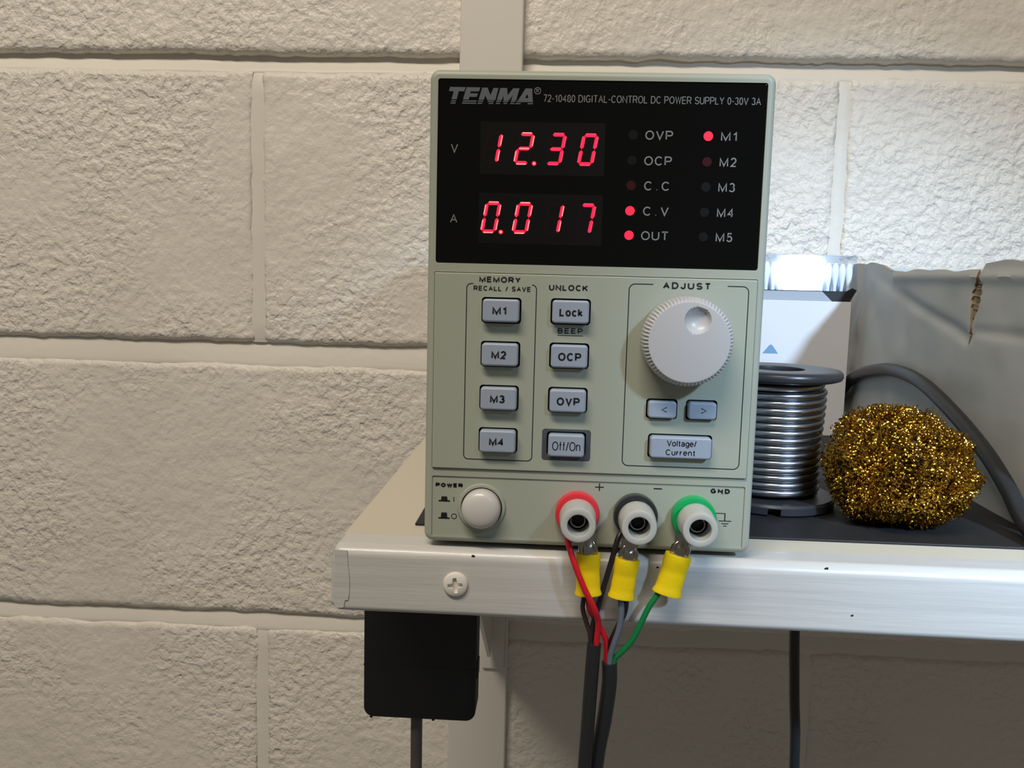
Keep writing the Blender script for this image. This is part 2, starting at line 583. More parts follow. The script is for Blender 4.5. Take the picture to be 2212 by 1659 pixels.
# ------------------------------------------------------------------ the block wall
WY = 408.0
JZ = [-648, -423.3, -198.3, 25.7, 252.8, 477.8, 702]          # bed joint centre heights
XL, XR = -940, 900
bed = MB()
bed.add(*rbox(XL, XR, WY + 13, WY + 60, JZ[0], JZ[-1], 0))
wall = tag(mk('wall_back', bed, M_MORTAR, smooth=False), 'white painted concrete block wall behind the shelf', kind='structure')

def block(x0, x1, z0, z1, seed):
    nx, nz = max(4, int((x1 - x0) / 3)), max(4, int((z1 - z0) / 3))
    # the outermost ring of the grid goes straight back, so the block has sides
    gx = np.concatenate([[x0], np.linspace(x0, x1, nx + 1), [x1]])
    gz = np.concatenate([[z0], np.linspace(z0, z1, nz + 1), [z1]])
    X, Z = np.meshgrid(gx, gz)
    dL, dR, dB, dT = X - x0, x1 - X, Z - z0, z1 - Z
    d = np.minimum(np.minimum(dL, dR), np.minimum(dB, dT))
    near = np.clip(1 - d / 14, 0, 1)
    X2 = X + near * (vnoise(X / 16 + seed, Z / 16, seed) * 1.0 + vnoise(X / 5, Z / 5, seed + 3) * .6)
    Z2 = Z + near * (vnoise(X / 19, Z / 19 + seed, seed + 1) * 1.4 + vnoise(X / 6, Z / 6, seed + 2) * .8)
    dv = np.minimum(dB, dT); dh = np.minimum(dL, dR)
    t = np.clip(1 - dv / 4.6, 0, 1); t2 = np.clip(1 - dh / 2.0, 0, 1)
    Y = WY + 3.6 * (1 - np.sqrt(np.clip(1 - t * t, 0, 1))) + 1.2 * t2 * t2 + vnoise(X / 30, Z / 30, seed + 5) * .5 + vnoise(X / 9, Z / 9, seed + 6) * .28
    Y[0, :] = Y[-1, :] = WY + 16
    Y[:, 0] = Y[:, -1] = WY + 16
    n0, n1 = X.shape
    v = np.stack([X2, Y, Z2], -1).reshape(-1, 3)
    i = np.arange(n0 * n1).reshape(n0, n1)
    f = np.stack([i[:-1, :-1], i[:-1, 1:], i[1:, 1:], i[1:, :-1]], -1).reshape(-1, 4)
    b = MB(); b.v = v.tolist(); b.f = f.tolist(); b.m = [0] * len(f)
    return b

seed = 1
for r in range(len(JZ) - 1):
    z0, z1 = JZ[r] + 6.2, JZ[r + 1] - 6.2
    if r == 3: z0 += 2.3
    if r == 2: z1 -= 2.3
    off = -251.0 if r % 2 == 1 else -68.0      # running bond
    k = math.floor((XL - off) / 449.5)
    xs = []
    x = off + k * 449.5
    while x < XR:
        xs.append(x); x += 449.5
    for x in xs:
        a, b = max(x + 4.6, XL), min(x + 449.5 - 4.6, XR)
        if b - a < 30: continue
        mk('block', block(a, b, z0, z1, seed), M_BLOCK, wall, angle=70)
        seed += 7
    # struck bed joint: recessed under the block above, nearly flush at its foot
    j = MB()
    zc = JZ[r]
    hh = 8.6 if r == 3 else 6.4
    n = 200
    deep = r in (1, 4)
    prof = [(hh + 2, 13.2), (hh + 1, 9.5), (hh * .45, 8.4), (0, 7.0), (-hh * .4, 5.0), (-hh * .75, 3.2), (-hh - .5, 2.1), (-hh - 2.2, 2.6), (-hh - 3, 13.2)]
    if not deep:
        prof = [(hh + 2, 13.2), (hh + 1, 5.6), (hh * .7, 5.0), (hh * .2, 3.9), (-hh * .3, 3.0), (-hh * .8, 2.3), (-hh - .8, 2.0), (-hh - 2.2, 2.6), (-hh - 3, 13.2)]
    loops = []
    for i in range(n + 1):
        x = XL + (XR - XL) * i / n
        wob = float(vnoise(np.array([x / 40.0]), np.array([r * 3.7]), 17)[0])
        loops.append([(x, WY + d + wob * .5, zc + h + wob * .8) for h, d in prof])
    v, f = loft(loops)
    j.add(v, f)
    mk('bed_joint', j, M_MORTAR, wall, angle=60)
    for x in xs:
        if XL < x < XR:
            j = MB()
            lp = []
            for i in range(25):
                z = z0 + .5 + (z1 - z0 - 1.5) * i / 24
                wob = float(vnoise(np.array([z / 20.0]), np.array([x]), 5)[0])
                lp.append([(x + dx + wob * .5, WY + dy + wob * .25 + (2.2 if i in (0, 24) else 0), z) for dx, dy in ((-6.6, 13.2), (-6.6, 1.5), (-3.5, .75), (0, .6), (3.5, .75), (6.6, 1.5), (6.6, 13.2))])
            j.add(*loft(lp))
            mk('head_joint', j, M_MORTAR, wall, angle=60)

# ------------------------------------------------------------------ upright batten and shelf bracket
bat = MB()
bat.add(*rbox(-92.5, -44.5, 400.2, 410, -640, 690, 1.6, 3))
tag(mk('wall_upright', bat, M_BATTEN, origin=(-68, 405, -640)), 'white painted upright running up the block wall behind the power supply', 'upright')

br = thing('shelf_bracket', 'white painted steel bracket under the shelf, fixed to the wall upright', 'bracket', (-56, 398, -226))
mk('back_plate', M1(rbox(-65, -47, 397.0, 400.1, -226, -6, 1.2, 2)), M_BATTEN, br)
mk('arm', M1(rbox(-65, -47, 110, 397, -9, -4.2, 1.0, 2)), M_BATTEN, br)
bp_ = MB()
poly = [(396.9, -9.2), (396.9, -200), (388, -212), (120, -18), (120, -9.2)]
v, f = prism(poly, -57.5, -60)
bp_.add([(y, x, z) for x, y, z in v], f)
mk('gusset', bp_, M_BATTEN, br)

# ------------------------------------------------------------------ shelf
sh = thing('shelf', 'white painted shelf with a rounded front lip', 'shelf', (-85, 0, -23))
lip = MB()
prof = []
def arc(cy, cz, r, a0, a1, n):
    return [(cy + r * math.cos(math.radians(a0 + (a1 - a0) * k / n)), cz + r * math.sin(math.radians(a0 + (a1 - a0) * k / n))) for k in range(n + 1)]
prof += [(12.0, 0.0)] + arc(2.2, -4.2, 4.2, 90, 180, 8) + arc(.4, -21.2, 2.4, 180, 270, 6) + arc(2.4, -22.2, 1.4, 270, 360, 4) + [(4.0, -5.0), (12.0, -4.0)]
xs = [-85.6, -85.2, -84.0, -82.0] + list(np.linspace(-78, 520, 60))
loops = []
for i, x in enumerate(xs):
    s = [.86, .95, .99, 1.0][i] if i < 4 else 1.0
    dz = 0.0 - .0045 * max(x, 0)
    loops.append([(x + (1.0 * math.sin(z * .35) if i == 0 else 0), 4 + (y - 4) * s, (-11 + (z + 11) * s) + (dz if z < -12 else 0)) for y, z in prof])
lip.add(*loft(loops))
mk('front_lip', lip, M_SHELF, sh, angle=50)
mk('deck', M1(rbox(-85.4, 520, 11.8, 397, -4, 0, .5, 2)), M_SHELFTOP, sh)
mk('side_lip', M1(rbox(-85.4, -82.4, 11.8, 397, -22, -4.02, .8, 2)), M_SHELF, sh)
# folded and painted end of the lip
pl = [(-85.3, -1.6), (-80.9, -1.8), (-80.6, -6), (-80.2, -10), (-80.0, -13), (-80.1, -17), (-80.5, -19.2), (-81.6, -19.4), (-82.0, -21.9), (-85.0, -22.2), (-85.7, -18), (-85.2, -13), (-84.9, -8)]
mk('lip_end_fold', M1(prism(pl, -1.5, -2.35)), M_SHELF, sh)
# cross-head screw
scx, scz = -43.5, -12.0
scb = MB()
scb.add(*lathe([(4.3, 0), (4.3, .55), (3.95, 1.15), (3.2, 1.55), (2.0, 1.75), (.02, 1.8)], (scx, -1.9, scz), n=40))
cross = []
for a in range(4):
    an = math.radians(90 * a + 6)
    for wd, L in ((1.9, 2.6),):
        c_, s_ = math.cos(an), math.sin(an)
        q = [(-.1, -wd / 2), (L, -wd * .32), (L, wd * .32), (-.1, wd / 2)]
        cross.append(prism([(scx + c_ * u - s_ * t, scz + s_ * u + c_ * t) for u, t in q], -2.5, -4.6))
for cu_ in cross:
    scb = boolean_cut(scb, [cu_])
screw = mk('screw', scb, M_SCREW, sh, angle=30)
for cx, cz, r in ((-37.8, -2.2, 1.0), (80.5, -1.6, .8), (89.6, -16.9, .7), (24.5, -3.2, .5)):
    pts = [(cx + r * random.uniform(.5, 1.2) * math.cos(a * .9), cz + .7 * r * random.uniform(.5, 1.2) * math.sin(a * .9)) for a in range(7)]
    yy = -2.06 if cz < -4 else -2.0 + 4.2 * (1 - math.sqrt(max(0, 1 - ((4.2 + cz) / 4.2) ** 2))) - .12
    mk('paint_chip', M1(prism(pts, yy + .5, yy)), M_CHIP, sh)

mt = M1(rbox(-62, 515, 25, 395, 0.02, 1.0, .35, 2))
tag(mk('rubber_mat', mt, M_RUBBER, origin=(100, 200, 0)), 'thin black rubber mat lying on the white shelf', 'mat')

# ------------------------------------------------------------------ bench power supply
PSU_LABEL = 'grey bench power supply with red digit display, standing at the shelf edge'
ps = thing('power_supply', PSU_LABEL, 'power supply', (0, 60, 1))

bz = M1(slab(-55, 55, 2.0, 158.0, 24, 0, 3.2, 2.0, 8, 5))
bz = boolean_cut(bz, [slab(-52.3, 52.3, 96.4, 155.0, 9, -3, .8), slab(-52.6, 52.6, 27.6, 93.5, 9, -3, .5)])
bz = boolean_cut(bz, [slab(-52.4, 52.4, 4.0, 25.0, .45, -3, .6)])
mk('bezel', bz, M_ABS, ps, angle=28)
mk('case', M1(rbox(-52.5, 52.5, 23.8, 262, 4.2, 156, 1.2, 2)), M_STEEL, ps)
for fx in (-42, 42):
    for fy in (36, 245):
        mk('foot', M1(lathe([(6, 0), (5.4, 3.3)], (fx, fy, 1.0), (0, 0, 1), 24, True, True)), M_RUBBER, ps)

# --- display window
win = mk('display_window', M1(slab(-52.15, 52.15, 96.55, 154.85, 6, .35, .8, .25, 4, 2)), M_WINDOW, ps)
YW = .35
LOGO = [
 [(200,165),(510,168),(485,258),(375,255),(335,430),(232,430),(275,258),(178,255)],
 [(530,168),(805,172),(775,258),(612,258),(600,300),(755,300),(735,375),(590,375),(575,435),(460,432)],
 [(840,175),(945,175),(1005,335),(1065,180),(1162,182),(1105,440),(945,440),(905,345),(875,437),(772,435)],
 [(1200,180),(1335,182),(1345,335),(1455,184),(1578,184),(1518,444),(1418,444),(1450,330),(1375,444),(1272,444),(1258,340),(1235,442),(1135,440)]]
def lz(x, y):
    return (-48.9 + (x - 175) / 1685 * 27.3, 152.4 - (y - 165 - .008 * (x - 175)) / 375 * 5.45)
lg = MB()
for p in LOGO:
    lg.add(*prism([lz(*q) for q in p], YW + .02, YW - .06))
lg.add(*prism([lz(*q) for q in [(1700,185),(1830,188),(1845,450),(1553,446)]], YW + .02, YW - .06,
              hole=[lz(*q) for q in [(1735,305),(1758,392),(1690,392)]]))
for y0, y1, segs in ((452, 478, ((225,320),(455,730),(760,860),(950,1075),(1120,1215),(1255,1360),(1410,1500),(1525,1850))),
                     (497, 523, ((212,312),(440,725),(750,848),(970,1065),(1115,1200),(1265,1338),(1400,1485),(1505,1605),(1745,1850)))):
    for a, b in segs:
        lg.add(*prism([lz(a + 6, y0), lz(b + 4, y0), lz(b - 2, y1), lz(a, y1)], YW + .02, YW - .06))
mk('logo_lettering', lg, M_PRINTL, win, smooth=False)
rg = MB()
rg.add(*ribbon([(-20.35 + 1.0 * math.cos(a * math.pi / 12), 151.6 + 1.0 * math.sin(a * math.pi / 12)) for a in range(24)], .2, YW + .02, YW - .05, True))
rg.add(*text('R', -20.75, -19.95, 151.05, 152.15, YW, .16))
mk('registered_mark', rg, M_PRINTW, win, smooth=False)
mk('title_lettering', M1(text('72-10480 DIGITAL-CONTROL DC POWER SUPPLY 0-30V 3A', -18.4, 50.3, 148.2, 150.5, YW, .105, .16)), M_PRINTW, win, smooth=False)
mk('volt_letter', M1(text('V', -47.9, -45.6, 131.8, 134.6, YW, .12)), M_PRINTW, win, smooth=False)
mk('amp_letter', M1(text('A', -47.8, -45.4, 109.4, 112.2, YW, .12)), M_PRINTW, win, smooth=False)
for z0, z1 in ((125.2, 141.8), (103.1, 119.2)):
    mk('display_block', M1(slab(-38.4, 1.7, z0, z1, YW + .05, YW - .03, .3)), M_DISP, win, smooth=False)

DW, DH, SL, TH = 5.3, 10.2, 1.75, 1.15
SEG = {'0': 'abcdef', '1': 'bc', '2': 'abged', '3': 'abgcd', '7': 'abc'}
def seg_poly(sg, bx, bz, th, trim):
    def s(x, z): return (bx + x + SL * z / DH, bz + z)
    h = th / 2
    if sg in 'adg':
        zc = {'a': DH - h, 'd': h, 'g': DH / 2}[sg]
        a, b = h + trim, DW - h - trim
        return [s(a, zc), s(a + h, zc + h), s(b - h, zc + h), s(b, zc), s(b - h, zc - h), s(a + h, zc - h)]
    xc = h if sg in 'ef' else DW - h
    lo, hi = (h, DH / 2) if sg in 'ec' else (DH / 2, DH - h)
    lo, hi = lo + trim, hi - trim
    return [s(xc, lo), s(xc - h, lo + h), s(xc - h, hi - h), s(xc, hi), s(xc + h, hi - h), s(xc + h, lo + h)]
ROWS = [(128.4, '1230', 1), (106.35, '0017', 0)]
for bz_, digits, dotpos in ROWS:
    for i, ch in enumerate(digits):
        bx = -1.9 - DW - 10.25 * (3 - i)
        for sg in 'abcdefg':
            lit = sg in SEG[ch]
            sm = MB()
            sm.add(*prism(seg_poly(sg, bx, bz_, TH, .14), YW, YW - (.10 if lit else .05)), 0)
            if lit:
                sm.add(*prism(seg_poly(sg, bx, bz_, TH * .34, .8), YW - .09, YW - .13), 1)
                bright = i < 2 or ch == '1'
                mk('segment', sm, [M_SEG, M_SEGCORE if bright else M_SEGCORE2], win, smooth=False)
            else:
                mk('unlit_segment', sm, M_SEGOFF, win, smooth=False)
        if i == dotpos:
            sm = MB()
            c = (bx + DW + 1.55, bz_ + .45)
            sm.add(*prism([(c[0] + .72 * math.cos(a * math.pi / 8), c[1] + .72 * math.sin(a * math.pi / 8)) for a in range(16)], YW, YW - .1), 0)
            sm.add(*prism([(c[0] + .42 * math.cos(a * math.pi / 8), c[1] + .42 * math.sin(a * math.pi / 8)) for a in range(16)], YW - .09, YW - .13), 1)
            mk('decimal_point', sm, [M_SEG, M_SEGCORE], win, smooth=False)
LZ = [138.4, 130.4, 122.5, 114.5, 106.7]
def led(x, z, m_):
    mk('indicator_led', M1(prism([(x + 1.5 * math.cos(a * math.pi / 12), z + 1.5 * math.sin(a * math.pi / 12)) for a in range(24)], YW, YW - .1)), m_, win, smooth=False)
for z, m_ in zip(LZ, (M_LEDOFF, M_LEDOFF, M_LEDDIM, M_LED, M_LED)): led(10.55, z, m_)
for z, m_ in zip(LZ, (M_LED, M_LEDDIM, M_LEDOFF, M_LEDOFF, M_LEDOFF)): led(34.4, z, m_)
for z, s in zip(LZ, ('OVP', 'OCP', 'C . C', 'C . V', 'OUT')):
    wd = 4.4 if 'O' in s and '.' not in s else 4.1
    mk('indicator_lettering', M1(text(s, 18.85 - wd, 18.85 + wd, z - 1.45, z + 1.45, YW, .14, .2 if '.' not in s else .02)), M_PRINTW, win, smooth=False)
for z, s in zip(LZ, ('M1', 'M2', 'M3', 'M4', 'M5')):
    mk('indicator_lettering', M1(text(s, 38.4, 43.7, z - 1.45, z + 1.45, YW, .14, .26)), M_PRINTW, win, smooth=False)

# --- control panel with its buttons
YP = -.8
BT = [('M1', -30.2, 81.3, 12.0, 7.5), ('M2', -30.2, 66.9, 12.0, 7.5), ('M3', -30.3, 52.3, 12.0, 7.5), ('M4', -30.3, 38.0, 12.0, 7.5),
      ('Lock', -7.5, 81.5, 12.0, 7.5), ('OCP', -7.5, 67.0, 12.0, 7.5), ('OVP', -7.5, 52.3, 12.0, 7.5), ('Off/On', -7.5, 37.4, 12.0, 7.5),
      ('<', 23.5, 50.4, 9.2, 5.7), ('>', 36.5, 50.4, 9.2, 5.7), ('VC', 30.0, 38.0, 20.0, 7.2)]
panel = M1(slab(-52.45, 52.45, 27.8, 93.3, 5, YP, .5, .5, 4, 3))
G = .55
panel = boolean_cut(panel, [slab(x - a / 2 - G, x + a / 2 + G, z - b / 2 - G, z + b / 2 + G, 3.0, -6, 1.2) for _, x, z, a, b in BT])
pn = mk('control_panel', panel, M_ABS2, ps, angle=28)
mk('gap_shade_plate', M1(slab(-40, 45, 30, 88, 3.0, 2.6, 1)), M_BLACK, pn, smooth=False)  # black backing plate, painted shade for the gaps round the buttons
# dark printed surround of the off/on button
of = M1(slab(-15.6, .6, 31.9, 42.5, YP + .1, YP - .05, 1.0, .0))
of = boolean_cut(of, [slab(-7.5 - 6 - G, -7.5 + 6 + G, 37.4 - 3.75 - G, 37.4 + 3.75 + G, 3, -6, 1.2)])
mk('button_surround', of, M_FRAME, pn, smooth=False)
for name, x, z, a, b in BT:
    small = name in '<>'
    yf = YP - (2.3 if small else 3.0)
    bt = mk('push_button', M1(slab(x - a / 2, x + a / 2, z - b / 2, z + b / 2, 2.55, yf, 1.1, .75, 5, 4)), M_BUTTON, ps, angle=50)
    y = yf
    if name == 'VC':
        t = MB()
        t.add(*text('Voltage/', x - 4.6, x + 5.0, z + .55, z + 2.6, y, .15, .1))
        t.add(*text('Current', x - 4.9, x + 4.8, z - 2.45, z - .45, y, .15, .16))
    elif small:
        s = 1 if name == '<' else -1
        t = M1(ribbon([(x + .5 + s * .9, z + .9), (x + .5 - s * .7, z + .1), (x + .5 + s * .9, z - .7)], .28, y + .02, y - .06))
    elif name == 'Off/On':
        t = M1(text('Off/On', x - 4.6, x + 4.6, z - 1.6, z + 1.45, y, .1, .14))
    elif name[0] == 'M':
        t = M1(text(name, x - 2.75, x + 2.1, z - 1.35, z + 1.35, y, .22, .2))
    else:
        t = M1(text(name, x - 3.6, x + 3.9, z - 1.45, z + 1.25, y, .21, .2))
    mk('button_lettering', t, M_PRINTK, bt, smooth=False)
PR = [('MEMORY', -37.7, -24.1, 90.35, 92.3, .24, .2), ('RECALL / SAVE', -39.5, -20.7, 87.6, 89.25, .21, .22),
      ('UNLOCK', -14.8, -2.1, 88.25, 90.25, .23, .22), ('ADJUST', 22.1, 37.5, 89.75, 92.0, .23, .28), ('BEEP', -11.5, -3.3, 74.3, 76.1, .19, .3)]
for s, a, b, c, d, bo, sp in PR:
    mk('panel_lettering', M1(text(s, a, b, c, d, YP, bo, sp)), M_PRINTK, pn, smooth=False)
mk('underline', M1(ribbon([(-11.6, 73.7), (-3.2, 73.7)], .2, YP + .02, YP - .05)), M_PRINTK, pn, smooth=False)
def frame(x0, x1, z0, z1, g0, g1, r):
    pts = [(g0, z1)] + [(x0 + r + r * math.cos(a), z1 - r + r * math.sin(a)) for a in np.linspace(math.pi / 2, math.pi, 6)]
    pts += [(x0 + r + r * math.cos(a), z0 + r + r * math.sin(a)) for a in np.linspace(math.pi, 1.5 * math.pi, 6)]
    pts += [(x1 - r + r * math.cos(a), z0 + r + r * math.sin(a)) for a in np.linspace(1.5 * math.pi, 2 * math.pi, 6)]
    pts += [(x1 - r + r * math.cos(a), z1 - r + r * math.sin(a)) for a in np.linspace(0, math.pi / 2, 6)] + [(g1, z1)]
    mk('printed_frame', M1(ribbon(pts, .3, YP + .02, YP - .05)), M_PRINTK, pn, smooth=False)
frame(-41.75, -18.85, 31.3, 89.9, -39.6, -20.0, 1.5)
frame(11.25, 49.7, 31.0, 91.1, 19.0, 42.9, 1.9)

# --- rotary knob: knurled rim, finger dimple
kx, kz, NT = 29.8, 73.4, 72
n = NT * 6
prof = [(13.2, YP, 0), (14.2, YP - .6, 0), (14.35, -3, .16), (14.35, -8.5, .22), (14.2, -10.3, .30), (13.7, -11.4, .36), (13.1, -12.0, .30), (12.75, -12.35, 0)]
loops = []
for r, y, amp in prof:
    lp = []
    for j in range(n):
        a = 2 * math.pi * j / n
        ph = (j % 6) / 6.0
        k_ = (.5 - .5 * math.cos(2 * math.pi * ph))
        k_ = k_ ** .7
        rr = r - amp * (1 - k_) * 1.4
        lp.append((kx + rr * math.cos(a), y + (amp * (1 - k_) * .9 if y < -9 else 0), kz + rr * math.sin(a)))
    loops.append(lp)
for r in np.linspace(12.6, .15, 34):
    lp = []
    for j in range(n):
        a = 2 * math.pi * j / n
        x, z = kx + r * math.cos(a), kz + r * math.sin(a)
        y = -12.4 - .55 * (1 - (r / 12.6) ** 2)
        dd = math.hypot(x - (kx + 2.3), z - (kz + 6.9)) / 4.15
        if dd < 1.0:
            y += 2.4 * (1 - dd * dd) ** .62
        lp.append((x, y, z))
    loops.append(lp)
kn = mk('rotary_knob', M1(loft(loops, False, True)), M_KNOB, ps, angle=50)

# --- connector strip at the bottom
YL = .45
strip = mk('terminal_panel', M1(slab(-52.35, 52.35, 4.05, 24.95, 1.2, YL - .04, .5)), M_ABS2, ps, smooth=False)
mk('panel_lettering', M1(text('POWER', -51.2, -41.9, 21.0, 22.5, YL - .04, .36, .2)), M_PRINTK, strip, smooth=False)
mk('panel_lettering', M1(text('GND', 41.1, 47.5, 22.3, 24.0, YL - .04, .32, .35)), M_PRINTK, strip, smooth=False)
sy = MB()
y0, y1 = YL, YL - .09
for zb, high in ((16.0, 0), (10.0, .4)):
    sy.add(*prism([(-50.1, zb), (-46.2, zb), (-46.2, zb + .5), (-50.1, zb + .5)], y0, y1))
    sy.add(*prism([(-49.3, zb + .4), (-47.0, zb + .4), (-47.2, zb + 1.8 + high), (-49.1, zb + 1.8 + high)], y0, y1))
sy.add(*ribbon([(-44.9, 16.1), (-44.9, 17.7)], .28, y0, y1))
sy.add(*ribbon([(-44.75 + .85 * math.cos(a * math.pi / 12), 11.0 + .85 * math.sin(a * math.pi / 12)) for a in range(24)], .25, y0, y1, True))
mk('switch_symbols', sy, M_PRINTK, strip, smooth=False)
sy = MB()
sy.add(*ribbon([(2.7, 23.0), (5.6, 23.0)], .35, y0, y1))
sy.add(*ribbon([(4.15, 21.7), (4.15, 24.3)], .35, y0, y1 - .01))
mk('plus_sign', sy, M_PRINTK, strip, smooth=False)
mk('minus_sign', M1(ribbon([(22.2, 23.2), (25.0, 23.2)], .4, y0, y1)), M_PRINTK, strip, smooth=False)
sy = MB()
sy.add(*ribbon([(42.6, 15.6), (46.3, 15.6)], .25, y0, y1))
sy.add(*ribbon([(46.3, 15.7), (46.3, 13.1)], .35, y0, y1 - .01))
for a, b, z in ((44.3, 48.5, 13.0), (45.3, 47.6, 12.1), (45.9, 47.0, 11.3)):
    sy.add(*ribbon([(a, z), (b, z)], .28, y0, y1))
mk('earth_symbol', sy, M_PRINTK, strip, smooth=False)

px, pz = -35.4, 14.5
mk('power_button_ring', M1(lathe([(8.2, 0), (8.2, .35), (7.9, .75), (7.1, .75), (6.95, .5), (6.95, 0)], (px, YL, pz), n=64, cap1=False)), M_ABS2, ps, angle=50)
mk('gap_shade_disc', M1(lathe([(6.98, 0), (6.98, .06)], (px, YL - .02, pz), n=64)), M_BLACK, ps, smooth=False)  # black disc painting the shade between button and ring
mk('power_button', M1(lathe([(6.6, 0), (6.6, 3.0), (6.5, 3.6), (6.2, 4.3), (5.6, 4.9), (4.6, 5.4), (3.2, 5.75), (1.6, 5.95), (.02, 6.0)], (px, YL - .05, pz), n=64)), M_POWER, ps, angle=60)

POSTS = [(-3.0, M_RED, 'red'), (16.4, M_BLK, 'black'), (35.7, M_GRN, 'green')]
ZP = 14.1
for x, m_, cn in POSTS:
    p = mk('binding_post', M1(lathe([(7.4, 0), (7.4, 2.9), (7.1, 3.4), (6.4, 3.6), (3, 3.6)], (x, YL - .04, ZP), n=56)), m_, ps, angle=40)
    p['label'] = cn + ' collar of the binding post'
    mk('post_stud', M1(lathe([(2.2, 3), (2.2, 5.6)], (x, YL, ZP), n=24)), M_NICKEL, p)
    cap = MB()
    nn = 60
    loops = []
    for r, t in ((4.5, 5.0), (5.8, 5.05), (6.1, 5.5), (6.05, 9.0), (5.9, 13.0), (5.75, 15.4), (5.5, 16.0), (5.0, 16.2), (4.0, 16.2), (3.55, 16.0), (3.45, 15.5), (3.45, 8.0)):
        lp = []
        for j in range(nn):
            a = 2 * math.pi * j / nn
            fl = .12 * max(0, math.cos(6 * a)) ** 4 if 6.6 < t < 14 and r > 5.5 else 0
            lp.append((x + (r - fl) * math.cos(a), -t, ZP + (r - fl) * math.sin(a)))
        loops.append(lp)
    cap.add(*loft(loops, True, False))
    c_ = mk('post_cap', cap, M_POSTCAP, p, angle=40)
    mk('socket', M1(lathe([(3.44, 7.0), (3.44, 8.5), (2.3, 8.5), (2.1, 8.3), (2.1, 7.5)], (x, 0, ZP), n=32)), M_BLACK, p)
    mk('socket_contact', M1(lathe([(2.5, 8.0), (2.5, 9.6), (2.15, 9.6), (2.1, 8.0)], (x, 0, ZP), n=28, cap1=False)), M_NICKEL, p)

# ------------------------------------------------------------------ output leads
def crimp(parent, top, bot, width, y):
    """yellow ring terminal: vinyl sleeve, tinned barrel and tongue up to the post"""
    T, B = Vector((top[0], y, top[1])), Vector((bot[0], y, bot[1]))
    d = (B - T)
    L = d.length
    d.normalize()
    side = d.cross(Vector((0, 1, 0))).normalized()
    nrm = Vector((0, 1, 0))
    def ring(t, a, b, bow=0):
        c_ = T + d * (t * L)
        return [tuple(c_ + side * (a * math.cos(q)) + nrm * (b * math.sin(q) + bow)) for q in np.linspace(0, 2 * math.pi, 28, endpoint=False)]
    h = width / 2
    sl = [(0.01, h * .86, 2.0), (0, h * .98, 2.45), (.05, h, 2.6), (.2, h * 1.0, 2.5), (.35, h * .95, 2.0), (.48, h * .94, 1.9), (.6, h * .98, 2.3), (.74, h * .97, 2.1), (.88, h * 1.0, 2.5), (.96, h * 1.1, 2.8), (1.0, h * 1.08, 2.75), (.995, h * .95, 2.3), (.85, h * .8, 1.9)]
    s = mk('crimp_sleeve', M1(loft([ring(*q) for q in sl], True, True)), M_YELLOW, parent, angle=50)
    br_ = [(.2, 2.3, 1.8), (-.12, 2.3, 1.8), (-.2, 2.2, 1.5), (-.3, 2.6, .6), (-.42, 3.0, .4), (-.5, 3.0, .4)]
    t_ = MB()
    t_.add(*loft([ring(*q) for q in br_], True, True))
    for sgn in (-1, 1):
        t_.add(*tube([tuple(T + d * (-.02 * L) + side * sgn * 2.2), tuple(T - d * 2.6 + side * sgn * 2.4 + nrm * -.6), tuple(T - d * 4.2 + side * sgn * 1.5 + nrm * -.2)], [1.0, .95, .5], 10))
    mk('terminal_barrel', t_, M_TIN, s, angle=50)
    return s

la = thing('output_cable', 'black sheathed cable with a red and a black wire, left of the hanging pair', 'cable', (2, -8, -300))
mk('sheath', M1(tube(spline([(3.9, -8, -28.3), (3.3, -8, -42.9), (2.8, -8, -56.1), (2.2, -8, -72.5), (1.0, -8, -110), (-2, -6, -170), (-6, 10, -300)], 6), 2.35, 18)), M_SHEATH, la)
mk('red_wire', M1(tube(spline([(-6.6, -6.2, 11.5), (-5.9, -9.5, 6.6), (-3.9, -11.3, .7), (-.3, -12.3, -7.7), (3.3, -12.0, -14.7), (4.9, -10, -20.2), (4.7, -8.6, -27.5), (4.6, -8.2, -33)], 7), 1.02, 12)), M_WRED, la)
mk('black_wire', M1(tube(spline([(12.6, -4.2, 10.4), (10.6, -6.2, 7.6), (9.0, -7, 1.4), (6.7, -6.6, -8.1), (5.0, -6.2, -15.4), (3.2, -6.8, -23.5), (3.0, -7.4, -28.6), (3.1, -7.7, -33)], 7), .95, 12)), M_WBLK, la)
mk('brown_wire', M1(tube(spline([(.4, -8, -10), (-.2, -7.6, -14), (-.2, -6.8, -17.2), (1.2, -6.6, -22), (2.5, -7.0, -26), (3.0, -8, -33)], 7), .8, 12)), M_WBRN, la)

lb = thing('output_cable', 'black sheathed cable with red, grey and green wires in yellow crimp terminals', 'cable', (6, -5, -300))
mk('sheath', M1(tube(spline([(9.4, -5.6, -35.7), (9.6, -5.4, -43.6), (8.5, -4.4, -56.8), (6.5, -3.0, -73.5), (4.6, -2.5, -110), (2.5, 1, -170), (0, 20, -300)], 6), 2.6, 18)), M_SHEATH, lb)
mk('red_wire', M1(tube(spline([(1.6, -8, -10.5), (1.9, -7.4, -16), (4.0, -5.2, -21), (6.3, -4.4, -24.8), (8.2, -4.6, -29.5), (8.4, -5.2, -40)], 7), 1.0, 12)), M_WRED, lb)
mk('grey_wire', M1(tube(spline([(11.9, -8, -10.5), (12.5, -8, -16.6), (12.0, -7.7, -23.1), (10.5, -7.1, -28.8), (9.5, -6.4, -33.7), (9.3, -6, -40)], 7), 1.05, 12)), M_WGRY, lb)
mk('black_wire', M1(tube(spline([(14.0, -8, -10.5), (13.7, -6.4, -17.4), (11.8, -5.2, -23.1), (9.4, -4.8, -29.7), (8.9, -4.8, -34.6), (9.0, -5.0, -40)], 7), 1.0, 12)), M_WBLK, lb)
